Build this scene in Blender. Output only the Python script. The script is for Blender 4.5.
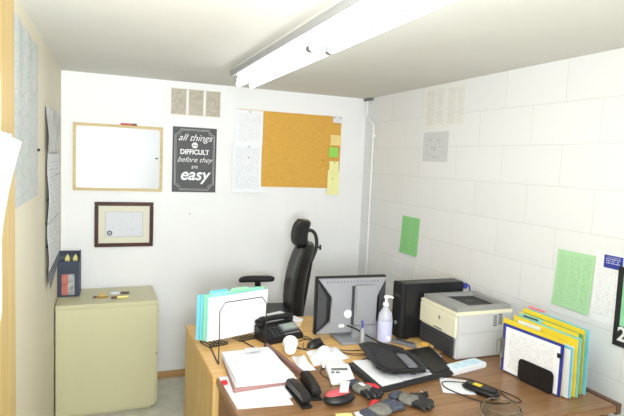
import bpy, bmesh, math, random
from mathutils import Vector, Matrix, Euler
random.seed(7)
PI = math.pi
S = bpy.context.scene
C = S.collection
for o in list(bpy.data.objects):
    bpy.data.objects.remove(o)

# ------------------------------------------------------------ camera, world, light, exposure
CAM = Vector((0.215, -3.989, 1.655))
YAW, PITCH, ROLL, FPX = 0.388, 0.085, 0.042, 532.8
W, H = 2.293, 2.198
fwd = Vector((math.sin(YAW)*math.cos(PITCH), math.cos(YAW)*math.cos(PITCH), -math.sin(PITCH)))
rt = Vector((math.cos(YAW), -math.sin(YAW), 0)); up = rt.cross(fwd)
r2 = rt*math.cos(ROLL) + up*math.sin(ROLL); u2 = up*math.cos(ROLL) - rt*math.sin(ROLL)
cd = bpy.data.cameras.new('camera'); cam = bpy.data.objects.new('camera', cd); C.objects.link(cam)
cd.sensor_width = 36; cd.lens = FPX/624*36; cd.clip_start = 0.02
cam.matrix_world = Matrix(((r2.x, u2.x, -fwd.x, CAM.x), (r2.y, u2.y, -fwd.y, CAM.y), (r2.z, u2.z, -fwd.z, CAM.z), (0, 0, 0, 1)))
S.camera = cam
wd = bpy.data.worlds.new('world'); S.world = wd; wd.use_nodes = True
wd.node_tree.nodes['Background'].inputs[0].default_value = (0.9, 0.95, 1, 1)
wd.node_tree.nodes['Background'].inputs[1].default_value = 0.3
S.view_settings.view_transform = 'Standard'; S.view_settings.look = 'None'
S.view_settings.gamma = 1; S.view_settings.exposure = 0.21
TUBE = 4.2
def area(name, loc, aim, sx, sy, power, col=(1, 1, 1), spread=180):
    l = bpy.data.lights.new(name, 'AREA'); l.shape = 'RECTANGLE'; l.size = sx; l.size_y = sy; l.energy = power; l.color = col; l.spread = math.radians(spread)
    o = bpy.data.objects.new(name, l); C.objects.link(o); o.location = loc
    o.rotation_euler = (Vector(aim)-Vector(loc)).to_track_quat('-Z', 'Y').to_euler()
    return o
area('flash_lamp', (0.26, -4.03, 1.86), (0.55, -0.0, 1.35), 0.22, 0.22, 7.5, (0.93, 0.97, 1), 135)
area('rear_fill_light', (1.0, -4.35, 2.12), (1.0, -3.3, 0.2), 1.2, 0.5, 37, (0.92, 0.97, 1))  # added soft fill from behind the camera, no known fixture there
area('ceiling_fill_uplight', (0.3, -4.15, 1.45), (0.45, -2.4, 2.2), 0.4, 0.4, 33, (0.93, 0.97, 1), 110)  # added uplight that brightens the ceiling and walls, not a known source

# ------------------------------------------------------------ materials
def lin(c):
    return tuple(((v/255)/12.92 if v/255 <= .04045 else ((v/255+.055)/1.055)**2.4) for v in c)+(1,)
def base(name, rough=.6, metal=0, spec=.5):
    m = bpy.data.materials.new(name); m.use_nodes = True
    b = m.node_tree.nodes['Principled BSDF']
    b.inputs['Roughness'].default_value = rough; b.inputs['Metallic'].default_value = metal
    b.inputs['Specular IOR Level'].default_value = spec
    return m, m.node_tree, b
def N(nt, t, **k):
    n = nt.nodes.new(t)
    for a, v in k.items(): setattr(n, a, v)
    return n
def coords(nt, kind='Object', scale=(1, 1, 1), loc=(0, 0, 0)):
    tc = N(nt, 'ShaderNodeTexCoord'); mp = N(nt, 'ShaderNodeMapping')
    mp.inputs['Scale'].default_value = scale; mp.inputs['Location'].default_value = loc
    nt.links.new(tc.outputs[kind], mp.inputs[0]); return mp.outputs[0]
def plain(name, col, rough=.6, metal=0, var=.06, scale=8, bump=.0, bscale=200, spec=.5, stretch=(1, 1, 1)):
    """one colour with a soft procedural mottling and optional grain"""
    m, nt, b = base(name, rough, metal, spec)
    c = coords(nt, 'Object', stretch)
    no = N(nt, 'ShaderNodeTexNoise'); no.inputs['Scale'].default_value = scale; no.inputs['Detail'].default_value = 4
    nt.links.new(c, no.inputs['Vector'])
    r = N(nt, 'ShaderNodeValToRGB'); l = lin(col)
    r.color_ramp.elements[0].position = .3; r.color_ramp.elements[1].position = .7
    r.color_ramp.elements[0].color = tuple(max(0, x*(1-var)) for x in l[:3])+(1,)
    r.color_ramp.elements[1].color = tuple(min(1, x*(1+var)) for x in l[:3])+(1,)
    nt.links.new(no.outputs[0], r.inputs[0]); nt.links.new(r.outputs[0], b.inputs['Base Color'])
    if bump:
        n2 = N(nt, 'ShaderNodeTexNoise'); n2.inputs['Scale'].default_value = bscale
        nt.links.new(c, n2.inputs['Vector'])
        bp = N(nt, 'ShaderNodeBump'); bp.inputs['Strength'].default_value = bump; bp.inputs['Distance'].default_value = .002
        nt.links.new(n2.outputs[0], bp.inputs['Height']); nt.links.new(bp.outputs[0], b.inputs['Normal'])
    return m
def wood(name, c1, c2, axis=0, rough=.45, scale=3.0, spec=.5):
    m, nt, b = base(name, rough, 0, spec)
    s = [14, 14, 14]; s[axis] = .9
    c = coords(nt, 'Object', tuple(s))
    no = N(nt, 'ShaderNodeTexNoise'); no.inputs['Scale'].default_value = scale; no.inputs['Detail'].default_value = 6
    no.inputs['Distortion'].default_value = .6
    nt.links.new(c, no.inputs['Vector'])
    r = N(nt, 'ShaderNodeValToRGB'); r.color_ramp.elements[0].position = .35; r.color_ramp.elements[1].position = .68
    r.color_ramp.elements[0].color = lin(c1); r.color_ramp.elements[1].color = lin(c2)
    nt.links.new(no.outputs[0], r.inputs[0]); nt.links.new(r.outputs[0], b.inputs['Base Color'])
    return m
def printed(name, col, ink=(120, 120, 125), rows=30, cols=14, cover=.5, margin=.08, strength=.6, rough=.7, colsplit=1):
    """paper with rows of tiny print laid out over its UVs"""
    m, nt, b = base(name, rough, 0, .2)
    tc = N(nt, 'ShaderNodeTexCoord'); sp = N(nt, 'ShaderNodeSeparateXYZ'); nt.links.new(tc.outputs['UV'], sp.inputs[0])
    def mth(op, a, bb=None, cc=None):
        n = N(nt, 'ShaderNodeMath', operation=op)
        for i, v in enumerate((a, bb, cc)):
            if v is None: continue
            if isinstance(v, (int, float)): n.inputs[i].default_value = v
            else: nt.links.new(v, n.inputs[i])
        return n.outputs[0]
    u, v = sp.outputs[0], sp.outputs[1]
    vr = mth('MULTIPLY', v, rows); fr = mth('FRACT', vr); row = mth('FLOOR', vr)
    line = mth('GREATER_THAN', fr, .5)
    cx = N(nt, 'ShaderNodeCombineXYZ'); nt.links.new(mth('MULTIPLY', u, cols), cx.inputs[0]); nt.links.new(mth('MULTIPLY', row, 3.7), cx.inputs[1])
    wn = N(nt, 'ShaderNodeTexNoise'); wn.inputs['Scale'].default_value = 1.5; wn.inputs['Detail'].default_value = 3
    nt.links.new(cx.outputs[0], wn.inputs['Vector'])
    word = mth('GREATER_THAN', wn.outputs[0], 1-cover)
    k = mth('MULTIPLY', line, word)
    for e, lo in ((u, margin), (v, margin)):
        k = mth('MULTIPLY', k, mth('GREATER_THAN', e, lo)); k = mth('MULTIPLY', k, mth('LESS_THAN', e, 1-lo))
    if colsplit > 1:
        fu = mth('FRACT', mth('MULTIPLY', u, colsplit)); k = mth('MULTIPLY', k, mth('GREATER_THAN', fu, .14))
    k = mth('MULTIPLY', k, strength)
    mx = N(nt, 'ShaderNodeMix', data_type='RGBA'); mx.inputs[6].default_value = lin(col); mx.inputs[7].default_value = lin(ink)
    nt.links.new(k, mx.inputs[0]); nt.links.new(mx.outputs[2], b.inputs['Base Color'])
    return m
def emit(name, col, s):
    m, nt, b = base(name)
    b.inputs['Base Color'].default_value = (.9, .9, .9, 1)
    b.inputs['Emission Color'].default_value = col; b.inputs['Emission Strength'].default_value = s
    return m

M = {}
M['wall'] = plain('painted drywall', (238, 238, 238), .75, var=.02, scale=3, bump=.12, bscale=160, spec=.25)
M['cream_wall'] = plain('cream wall panel', (226, 219, 198), .6, var=.03, scale=2, bump=.08, bscale=120, spec=.3)
M['ceiling'] = plain('ceiling paint', (222, 221, 214), .8, var=.02, scale=2.2, bump=.2, bscale=90, spec=.2)
M['floor'] = plain('grey vinyl floor', (200, 199, 184), .5, var=.1, scale=14, bump=.05)
def block_wall():
    m, nt, b = base('painted block wall', .55, 0, .3)
    tc = N(nt, 'ShaderNodeTexCoord'); sp = N(nt, 'ShaderNodeSeparateXYZ'); nt.links.new(tc.outputs['Object'], sp.inputs[0])
    cx = N(nt, 'ShaderNodeCombineXYZ')
    def add(v, a):
        n = N(nt, 'ShaderNodeMath', operation='ADD'); nt.links.new(v, n.inputs[0]); n.inputs[1].default_value = a; return n.outputs[0]
    nt.links.new(add(sp.outputs[1], 1.643+.406*20), cx.inputs[0]); nt.links.new(add(sp.outputs[2], -H+.2032*20), cx.inputs[1])
    br = N(nt, 'ShaderNodeTexBrick'); br.offset = .5; br.inputs['Scale'].default_value = 1
    br.inputs['Brick Width'].default_value = .406; br.inputs['Row Height'].default_value = .2032
    br.inputs['Mortar Size'].default_value = .0025; br.inputs['Mortar Smooth'].default_value = .6
    br.inputs['Color1'].default_value = lin((232, 233, 234)); br.inputs['Color2'].default_value = lin((229, 230, 231)); br.inputs['Mortar'].default_value = lin((216, 216, 215))
    nt.links.new(cx.outputs[0], br.inputs['Vector']); nt.links.new(br.outputs['Color'], b.inputs['Base Color'])
    no = N(nt, 'ShaderNodeTexNoise'); no.inputs['Scale'].default_value = 60; no.inputs['Detail'].default_value = 5
    nt.links.new(tc.outputs['Object'], no.inputs['Vector'])
    mu = N(nt, 'ShaderNodeMath', operation='MULTIPLY_ADD'); nt.links.new(br.outputs['Fac'], mu.inputs[0]); mu.inputs[1].default_value = -1.0
    s2 = N(nt, 'ShaderNodeMath', operation='MULTIPLY'); nt.links.new(no.outputs[0], s2.inputs[0]); s2.inputs[1].default_value = .35
    nt.links.new(s2.outputs[0], mu.inputs[2])
    bp = N(nt, 'ShaderNodeBump'); bp.inputs['Strength'].default_value = .3; bp.inputs['Distance'].default_value = .003
    nt.links.new(mu.outputs[0], bp.inputs['Height']); nt.links.new(bp.outputs[0], b.inputs['Normal'])
    return m
M['block'] = block_wall()
M['oak'] = wood('light oak laminate', (206, 160, 92), (226, 184, 118), 0, .4)
M['oak_v'] = wood('light oak side', (202, 170, 108), (216, 186, 126), 2, .5)
M['brown'] = wood('walnut laminate', (124, 90, 58), (150, 112, 76), 0, .33)
M['brown_v'] = wood('walnut side', (120, 84, 56), (140, 100, 68), 2, .45)
M['edge'] = plain('dark edge band', (96, 66, 50), .5)
M['door_wood'] = wood('orange oak door', (206, 176, 112), (220, 192, 130), 2, .45, 2.0)
M['base_wood'] = wood('baseboard wood', (178, 136, 88), (196, 154, 104), 0, .5)
M['frame_wood'] = wood('pale pine', (190, 166, 112), (206, 184, 130), 0, .5)
M['mahogany'] = wood('mahogany', (54, 24, 14), (80, 38, 22), 0, .5, spec=.3)
M['cabinet'] = plain('cream enamel', (204, 200, 164), .42, var=.02, scale=3)
M['metal'] = plain('brushed steel', (170, 170, 168), .3, .9)
M['white_metal'] = plain('white enamel', (236, 236, 232), .4, var=.02)
M['grey_metal'] = plain('grey enamel', (176, 178, 180), .45, .3)
M['black'] = plain('black plastic', (24, 24, 26), .4, var=.15)
M['black_matte'] = plain('matte black plastic', (30, 30, 32), .65, var=.2, bump=.15, bscale=300)
M['leather'] = plain('black leather', (21, 21, 22), .42, var=.2, bump=.35, bscale=60)
M['charcoal'] = plain('charcoal plastic', (62, 62, 66), .5, var=.1)
M['binder'] = plain('binder leatherette', (44, 44, 46), .6, var=.15, bump=.2, bscale=260)
M['slot'] = plain('dark slot', (38, 38, 40), .6)
M['silver'] = plain('silver plastic', (152, 153, 158), .38, .1, var=.03)
M['silver_dark'] = plain('grey plastic', (120, 122, 128), .45)
M['printer'] = plain('off white plastic', (200, 200, 200), .45, var=.015)
M['printer_front'] = plain('ivory plastic', (230, 226, 202), .45, var=.015)
M['printer_top'] = plain('grey printer top', (150, 150, 148), .5)
M['white'] = plain('white plastic', (238, 238, 238), .4, var=.02)
M['paper'] = plain('white paper', (228, 229, 233), .7, var=.015, spec=.15)
M['paper_text'] = printed('printed paper', (238, 239, 242), (130, 132, 140), 34, 26, .5, .09, .32)
M['paper_faint'] = printed('faint notes', (228, 229, 233), (150, 150, 160), 20, 10, .38, .1, .25)
M['paper_form'] = printed('form paper', (236, 238, 242), (130, 134, 150), 46, 34, .52, .07, .35)
M['paper_two'] = printed('two column paper', (232, 232, 226), (150, 148, 145), 40, 30, .5, .08, .45, colsplit=2)
M['paper_grey'] = printed('grey notice', (208, 210, 212), (120, 122, 128), 12, 6, .42, .14, .4)
M['paper_green'] = printed('green paper', (176, 218, 172), (90, 150, 100), 34, 26, .5, .07, .35, colsplit=3)
M['paper_green2'] = printed('bright green paper', (148, 212, 142), (80, 150, 84), 32, 20, .5, .07, .35, colsplit=2)
M['grid'] = printed('planner grid', (232, 233, 236), (170, 172, 180), 30, 8, .5, .05, .4)
M['yellow'] = plain('yellow folder', (232, 206, 52), .6, var=.03)
M['yellow_note'] = plain('yellow note', (236, 226, 140), .7)
M['pale_yellow'] = plain('pale yellow note', (238, 236, 168), .7)
M['tan_note'] = plain('tan note', (236, 212, 140), .7)
M['green_note'] = plain('green note', (150, 214, 92), .7)
M['green_folder'] = plain('green folder', (96, 160, 116), .6)
M['cyan'] = plain('light blue folder', (120, 200, 214), .6, var=.04)
M['teal'] = plain('teal folder', (140, 206, 200), .6)
M['mint'] = plain('mint folder', (150, 214, 170), .6)
M['pink'] = plain('pink folder', (220, 130, 140), .6)
M['mauve'] = plain('mauve folder', (168, 128, 124), .6)
M['mauve_brown'] = plain('mauve brown board', (136, 100, 94), .6)
M['coral'] = plain('coral red plastic', (204, 84, 92), .5)
M['blue'] = plain('royal blue', (44, 58, 150), .45)
M['navy'] = plain('navy cardboard', (50, 58, 78), .6, var=.06)
M['lilac'] = printed('lilac label', (196, 198, 230), (110, 110, 180), 16, 8, .5, .05, .5)
M['red'] = plain('red rubber', (196, 34, 50), .5, var=.1)
M['red_clip'] = plain('red eraser', (196, 90, 76), .6)
M['glove_grey'] = plain('grey knit', (112, 110, 102), .9, var=.2, scale=40, bump=.8, bscale=240)
M['glove_slate'] = plain('slate nylon', (66, 70, 84), .8, var=.15, scale=30, bump=.4)
M['cork'] = plain('cork', (214, 166, 80), .85, var=.06, scale=70, bump=.4, bscale=220, spec=.15)
M['chalk'] = plain('chalkboard print', (78, 78, 80), .6, var=.1, scale=14)
M['mesh_panel'] = plain('taupe filter', (186, 178, 164), .9, var=.14, scale=45, bump=.6, bscale=300)
M['matboard'] = plain('cream mat', (222, 219, 200), .8, var=.01)
M['tape'] = plain('masking tape', (206, 176, 112), .6)
M['brochure_red'] = plain('red brochure', (190, 110, 96), .4, var=.35, scale=20)
M['brochure_white'] = plain('white brochure', (170, 172, 172), .4, var=.6, scale=30)
M['brochure_dark'] = plain('dark brochure', (60, 66, 84), .4, var=.4, scale=25)
M['gold'] = plain('brass', (186, 146, 70), .35, .7)
M['lcd'] = plain('lcd glass', (150, 160, 150), .25, var=.05)
M['lcd_dark'] = plain('lcd dark glass', (112, 118, 112), .25, var=.05)
M['tube'] = emit('lit fluorescent tube', (.95, .98, 1, 1), TUBE)
def whiteboard_mat():
    m = plain('dry erase surface', (196, 198, 200), .27, var=.01, spec=.5); return m
M['board'] = whiteboard_mat()
def map_mat():
    m, nt, b = base('map print', .5, 0, .3)
    c = coords(nt, 'UV', (1, 1, 1))
    no = N(nt, 'ShaderNodeTexNoise'); no.inputs['Scale'].default_value = 9; no.inputs['Detail'].default_value = 8; nt.links.new(c, no.inputs['Vector'])
    r = N(nt, 'ShaderNodeValToRGB'); e = r.color_ramp.elements
    e[0].position = .34; e[0].color = lin((186, 202, 194)); e[1].position = .66; e[1].color = lin((214, 208, 198))
    a = e.new(.48); a.color = lin((202, 205, 200)); a = e.new(.55); a.color = lin((194, 200, 204))
    nt.links.new(no.outputs[0], r.inputs[0])
    vo = N(nt, 'ShaderNodeTexVoronoi', feature='DISTANCE_TO_EDGE'); vo.inputs['Scale'].default_value = 14; nt.links.new(c, vo.inputs['Vector'])
    lt = N(nt, 'ShaderNodeMath', operation='LESS_THAN'); nt.links.new(vo.outputs['Distance'], lt.inputs[0]); lt.inputs[1].default_value = .035
    m2 = N(nt, 'ShaderNodeMath', operation='MULTIPLY'); nt.links.new(lt.outputs[0], m2.inputs[0]); m2.inputs[1].default_value = .4
    mx = N(nt, 'ShaderNodeMix', data_type='RGBA'); mx.inputs[7].default_value = lin((140, 150, 160))
    nt.links.new(m2.outputs[0], mx.inputs[0]); nt.links.new(r.outputs[0], mx.inputs[6]); nt.links.new(mx.outputs[2], b.inputs['Base Color'])
    return m
M['map'] = map_mat()
M['photo'] = plain('landscape photo', (190, 190, 188), .4, var=.3, scale=7)
def clear(name, col, alpha_like=.9, rough=.1):
    m, nt, b = base(name, rough); b.inputs['Base Color'].default_value = lin(col); b.inputs['Transmission Weight'].default_value = alpha_like
    b.inputs['IOR'].default_value = 1.4; return m
M['clear'] = clear('clear plastic', (236, 238, 250), .55, .2)
M['glass'] = clear('clear glass', (245, 248, 246), 1, .03)
M['glass'].node_tree.nodes['Principled BSDF'].inputs['IOR'].default_value = 1.12

# ------------------------------------------------------------ geometry helpers
class G:
    def __init__(s): s.bm = bmesh.new(); s.uv = s.bm.loops.layers.uv.new('UVMap')
    def box(s, x0, x1, y0, y1, z0, z1, bev=0, mat=None, seg=2):
        b = bmesh.new(); bmesh.ops.create_cube(b, size=1)
        for v in b.verts: v.co = Vector(((x0+x1)/2+v.co.x*(x1-x0), (y0+y1)/2+v.co.y*(y1-y0), (z0+z1)/2+v.co.z*(z1-z0)))
        if bev: bmesh.ops.bevel(b, geom=b.edges[:], offset=bev, segments=seg, affect='EDGES')
        if mat is not None: b.transform(mat)
        return s.merge(b)
    def merge(s, b):
        b.verts.index_update(); mp = [s.bm.verts.new(v.co) for v in b.verts]
        for f in b.faces:
            try: s.bm.faces.new([mp[v.index] for v in f.verts])
            except ValueError: pass
        b.free(); return s
    def prism(s, pts, a0, a1, axis='y', mat=None, bev=0):
        """extrude a closed outline: pts are the two other coordinates in xyz order"""
        b = bmesh.new()
        def P(p, a):
            return Vector((a, p[0], p[1])) if axis == 'x' else Vector((p[0], a, p[1])) if axis == 'y' else Vector((p[0], p[1], a))
        A = [b.verts.new(P(p, a0)) for p in pts]; B = [b.verts.new(P(p, a1)) for p in pts]
        b.faces.new(A); b.faces.new(B[::-1]); n = len(pts)
        for i in range(n): b.faces.new((A[i], B[i], B[(i+1) % n], A[(i+1) % n]))
        bmesh.ops.recalc_face_normals(b, faces=b.faces[:])
        if bev: bmesh.ops.bevel(b, geom=b.edges[:], offset=bev, segments=2, affect='EDGES')
        if mat is not None: b.transform(mat)
        return s.merge(b)
    def lathe(s, prof, n=20, mat=None, cap=True):
        b = bmesh.new(); rings = []
        for r, z in prof: rings.append([b.verts.new((r*math.cos(2*PI*i/n), r*math.sin(2*PI*i/n), z)) for i in range(n)])
        for a, c in zip(rings, rings[1:]):
            for i in range(n): b.faces.new((a[i], a[(i+1) % n], c[(i+1) % n], c[i]))
        if cap: b.faces.new(rings[0][::-1]); b.faces.new(rings[-1])
        if mat is not None: b.transform(mat)
        return s.merge(b)
    def cyl(s, p, q, r, n=14, r1=None):
        p, q = Vector(p), Vector(q); d = q-p
        m = Matrix.Translation(p) @ d.to_track_quat('Z', 'Y').to_matrix().to_4x4()
        return s.lathe([(r, 0), (r if r1 is None else r1, d.length)], n, m)
    def tube(s, pts, r, n=8, smooth=True, close=False, rs=None):
        pts = [Vector(p) for p in pts]
        if smooth and len(pts) > 2:
            out = []
            m = len(pts)
            for i in range(m if close else m-1):
                p0, p1, p2, p3 = (pts[(i-1) % m], pts[i], pts[(i+1) % m], pts[(i+2) % m]) if close else (pts[max(i-1, 0)], pts[i], pts[i+1], pts[min(i+2, m-1)])
                for k in range(6):
                    t = k/6; out.append(.5*((2*p1)+(p2-p0)*t+(2*p0-5*p1+4*p2-p3)*t*t+(3*p1-p0-3*p2+p3)*t**3))
            if not close: out.append(pts[-1])
            pts = out
        b = bmesh.new(); rings = []; L = len(pts); ref = Vector((0, 0, 1))
        for i, p in enumerate(pts):
            d = (pts[(i+1) % L]-pts[i-1]) if close else (pts[min(i+1, L-1)]-pts[max(i-1, 0)])
            d.normalize()
            if abs(d.dot(ref)) > .95: ref = Vector((1, 0, 0)) if abs(d.x) < .9 else Vector((0, 1, 0))
            a = d.cross(ref).normalized(); c = a.cross(d).normalized(); ref = c
            rr = r if rs is None else rs[min(int(i/max(L-1, 1)*(len(rs)-1)+.5), len(rs)-1)]
            rings.append([b.verts.new(p+(a*math.cos(2*PI*k/n)+c*math.sin(2*PI*k/n))*rr) for k in range(n)])
        pr = list(zip(rings, rings[1:]))+([(rings[-1], rings[0])] if close else [])
        for a, c in pr:
            for k in range(n): b.faces.new((a[k], a[(k+1) % n], c[(k+1) % n], c[k]))
        if not close: b.faces.new(rings[0][::-1]); b.faces.new(rings[-1])
        bmesh.ops.recalc_face_normals(b, faces=b.faces[:])
        return s.merge(b)
    def sheet(s, bl, br, tr, tl, th=.0006, nu=1, nv=1, fn=None):
        """thin solid sheet between four corners; fn(u,v) gives a push along its normal"""
        bl, br, tr, tl = map(Vector, (bl, br, tr, tl)); n = (br-bl).cross(tl-bl).normalized()
        bm = s.bm; F, B = [], []
        for j in range(nv+1):
            a, c = [], []
            for i in range(nu+1):
                u, v = i/nu, j/nv
                p = (bl*(1-u)+br*u)*(1-v)+(tl*(1-u)+tr*u)*v
                if fn: p = p+n*fn(u, v)
                a.append(bm.verts.new(p)); c.append(bm.verts.new(p-n*th))
            F.append(a); B.append(c)
        for j in range(nv):
            for i in range(nu):
                f = bm.faces.new((F[j][i], F[j][i+1], F[j+1][i+1], F[j+1][i]))
                for l, (u, v) in zip(f.loops, ((i, j), (i+1, j), (i+1, j+1), (i, j+1))): l[s.uv].uv = (u/nu, v/nv)
                bm.faces.new((B[j+1][i], B[j+1][i+1], B[j][i+1], B[j][i]))
        for i in range(nu):
            bm.faces.new((B[0][i], B[0][i+1], F[0][i+1], F[0][i])); bm.faces.new((F[nv][i], F[nv][i+1], B[nv][i+1], B[nv][i]))
        for j in range(nv):
            bm.faces.new((F[j][0], F[j+1][0], B[j+1][0], B[j][0])); bm.faces.new((B[j][nu], B[j+1][nu], F[j+1][nu], F[j][nu]))
        return s
    def ell(s, c, r, mat=None, n=16, fn=None):
        b = bmesh.new(); bmesh.ops.create_uvsphere(b, u_segments=n, v_segments=n//2+2, radius=1)
        for v in b.verts:
            v.co = Vector((v.co.x*r[0], v.co.y*r[1], v.co.z*r[2]))
            if fn: v.co = fn(v.co)
        b.transform(Matrix.Translation(Vector(c)) @ (mat or Matrix()))
        return s.merge(b)
    def build(s, name, mat, parent=None, origin=None, smooth=False, sub=0):
        bm = s.bm
        if origin is None and parent is None:
            lo = [min(v.co[i] for v in bm.verts) for i in range(3)]; hi = [max(v.co[i] for v in bm.verts) for i in range(3)]
            origin = ((lo[0]+hi[0])/2, (lo[1]+hi[1])/2, lo[2])
        if origin is not None: bm.transform(Matrix.Translation(-Vector(origin)))
        me = bpy.data.meshes.new(name); bm.to_mesh(me); bm.free()
        o = bpy.data.objects.new(name, me); C.objects.link(o)
        if origin is not None: o.location = origin
        if parent: o.parent = parent
        me.materials.append(M[mat] if isinstance(mat, str) else mat)
        if smooth:
            me.polygons.foreach_set('use_smooth', [True]*len(me.polygons))
            me.set_sharp_from_angle(angle=math.radians(40))
        if sub:
            md = o.modifiers.new('sub', 'SUBSURF'); md.levels = sub; md.render_levels = sub
        return o
def tag(o, label, cat, group=None):
    o['label'] = label; o['category'] = cat
    if group: o['group'] = group
    return o
def thing(name, label, cat, loc=(0, 0, 0), rz=0, group=None):
    o = bpy.data.objects.new(name, None); C.objects.link(o); o.empty_display_size = .05
    o.location = loc; o.rotation_euler = (0, 0, rz); return tag(o, label, cat, group)
def struct(o, kind='structure'): o['kind'] = kind; return o
def RZ(a): return Matrix.Rotation(a, 4, 'Z')
def T(*v): return Matrix.Translation(Vector(v))
def text(s, size, name, mat, parent, loc, rot=(PI/2, 0, 0), shear=0, bold=0, sx=1):
    cu = bpy.data.curves.new(name, 'FONT'); cu.body = s; cu.size = size; cu.align_x = 'CENTER'; cu.align_y = 'CENTER'
    cu.shear = shear; cu.offset = bold; cu.extrude = .0006
    t = bpy.data.objects.new('tmp', cu); me = bpy.data.meshes.new_from_object(t); bpy.data.objects.remove(t)
    me.transform(Matrix.Scale(sx, 4, (1, 0, 0)))
    me.name = name; me.materials.clear(); me.materials.append(M[mat] if isinstance(mat, str) else mat)
    o = bpy.data.objects.new(name, me); C.objects.link(o); o.location = loc; o.rotation_euler = rot
    if parent: o.parent = parent
    return o

# ------------------------------------------------------------ setting
lw = lambda y: .0257*y            # the left wall leans away by 1.5 degrees in plan
YF = -5.2
struct(G().box(-.3, W+.15, YF-.1, .12, -.1, 0).build('floor', 'floor'))
struct(G().box(-.3, W+.15, YF-.1, .12, H, H+.1).build('ceiling', 'ceiling'))
struct(G().box(-.12, W+.12, 0, .12, 0, H).build('wall_back', 'wall'))
struct(G().box(-.3, W+.12, YF-.1, YF, 0, H).build('wall_front', 'wall'))
o = struct(G().box(W, W+.12, YF, 0, 0, H).build('wall_right', 'block', origin=(0, 0, 0)))
struct(G().prism([(0, 0), (-.12, 0), (lw(YF)-.12, YF), (lw(YF), YF)], 0, H, 'z').build('wall_left', 'cream_wall'))
struct(G().box(.001, W-.001, -.012, 0, .0, .052, .003).build('baseboard_back', 'base_wood'))
# orange wood door leaf and jamb set in the left wall
def LW(y, off=0): return Vector((lw(y)+off, y, 0))
MLW = Matrix(((1, .0257, 0, 0), (0, 1, 0, 0), (0, 0, 1, 0), (0, 0, 0, 1)))   # slides boxes along the left wall plane
struct(G().box(0, .012, -2.85, -1.935, 0, 2.19, .002, MLW).build('door_1', 'door_wood'))

# ------------------------------------------------------------ ceiling light
t = thing('ceiling_light', 'white twin tube fluorescent batten running along the ceiling', 'ceiling light', (1.035, -2.0, H), -.006)
g = G(); g.prism([(-.072, 0), (-.072, -.03), (-.025, -.058), (.025, -.058), (.072, -.03), (.072, 0)], -1.2, 1.2, 'y')
g.build('housing', 'white_metal', t)
G().box(-.086, -.0725, -1.2, 1.2, -.052, -.018, .003).build('side_rail', 'grey_metal', t)
for sx in (-1, 1):
    for k in (0, 1):
        y0 = -1.18+k*1.19
        tb = G().cyl((sx*.04, y0, -.096), (sx*.04, y0+1.165, -.096), .0165, 18).build('fluorescent_tube', 'tube', t, smooth=True)
        for yy in (y0, y0+1.165):
            G().cyl((sx*.04, yy-.008, -.096), (sx*.04, yy+.008, -.096), .0168, 18).build('end_cap', 'metal', tb)
for yy in (-1.195, -.002, 1.185):
    for sx in (-1, 1):
        G().box(sx*.04-.01, sx*.04+.01, yy-.007, yy+.007, -.106, -.055, .003).build('lamp_holder', 'white', t)
b = G().box(-.012, .012, -.1, -.05, -.085, -.063, .002).build('bracket', 'white', t)

# ------------------------------------------------------------ pipe in the corner
t = thing('conduit', 'white painted pipe running down the right wall beside the corner', 'pipe', (W-.014, -.1, 0))
G().tube([(0, .05, 2.19), (0, .05, 2.09), (0, .04, 2.05), (0, -.055, 1.99), (0, -.07, 1.95), (0, -.072, 1.7), (0, -.072, .2), (0, -.072, .02)], .009, 10).build('pipe', 'wall', t, smooth=True)
G().box(-.012, .013, -.095, -.05, 1.88, 1.9, .002).build('strap', 'white_metal', t)
G().box(-.02, .013, -.03, .09, 2.176, 2.19, .002).build('ceiling_bracket', 'silver_dark', t)

# ------------------------------------------------------------ back wall
# vent
t = thing('vent', 'white framed wall vent with three taupe mesh panels', 'vent', (.89, 0, 1.93))
xs = [(.712, .824), (.836, .948), (.960, 1.072)]
g = G()
for a, b_ in ((.675, .712), (.824, .836), (.948, .960), (1.072, 1.108)): g.box(a-.89, b_-.89, -.014, 0, .0, .254)
for z0, z1 in ((0, .034), (.212, .254)):
    for a, b_ in xs: g.box(a-.89, b_-.89, -.014, 0, z0, z1)
g.build('frame', 'wall', t)
g = G(); 
for a, b_ in xs:
    for q in ((a-.89, a-.885), (b_-.895, b_-.89)): g.box(q[0], q[1], -.018, -.0141, .028, .218)
    for q in ((.028, .034), (.212, .218)): g.box(a-.89, b_-.89, -.018, -.0141, q[0], q[1])
g.build('bead', 'matboard', t)
for a, b_ in xs: G().box(a-.89+.0005, b_-.89-.0005, -.006, -.0005, .0345, .2115).build('mesh_panel', 'mesh_panel', t)
# whiteboard
t = thing('whiteboard', 'blank whiteboard in a pale wood frame on the back wall', 'whiteboard', (.368, 0, 1.4))
x0, x1, z1, f = -.295, .295, .46, .019
g = G(); g.box(x0, x1, -.02, -.001, 0, f, .002); g.box(x0, x1, -.02, -.001, z1-f, z1, .002); g.box(x0, x0+f, -.02, -.001, f, z1-f, .002); g.box(x1-f, x1, -.02, -.001, f, z1-f, .002)
g.build('frame', 'frame_wood', t)
G().box(x0+f, x1-f, -.011, -.001, f, z1-f).build('writing_surface', 'board', t)
G().box(.243, .262, -.016, -.0115, .232, .242, .002).build('magnet', 'black', t)
for sx in (-1, 1):
    for zz in (.028, z1-.028): G().cyl((sx*.268, -.0112, zz), (sx*.268, -.0145, zz), .004, 10).build('corner_screw', 'gold', t)
t = thing('marker', 'red marker resting on the top edge of the whiteboard frame', 'marker', (.425, -.011, 1.861))
G().cyl((-.05, 0, .007), (.03, 0, .007), .0065, 12).build('barrel', 'red_clip', t, smooth=True)
G().cyl((.03, 0, .007), (.058, 0, .007), .0068, 12).build('cap', 'edge', t, smooth=True)
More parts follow.
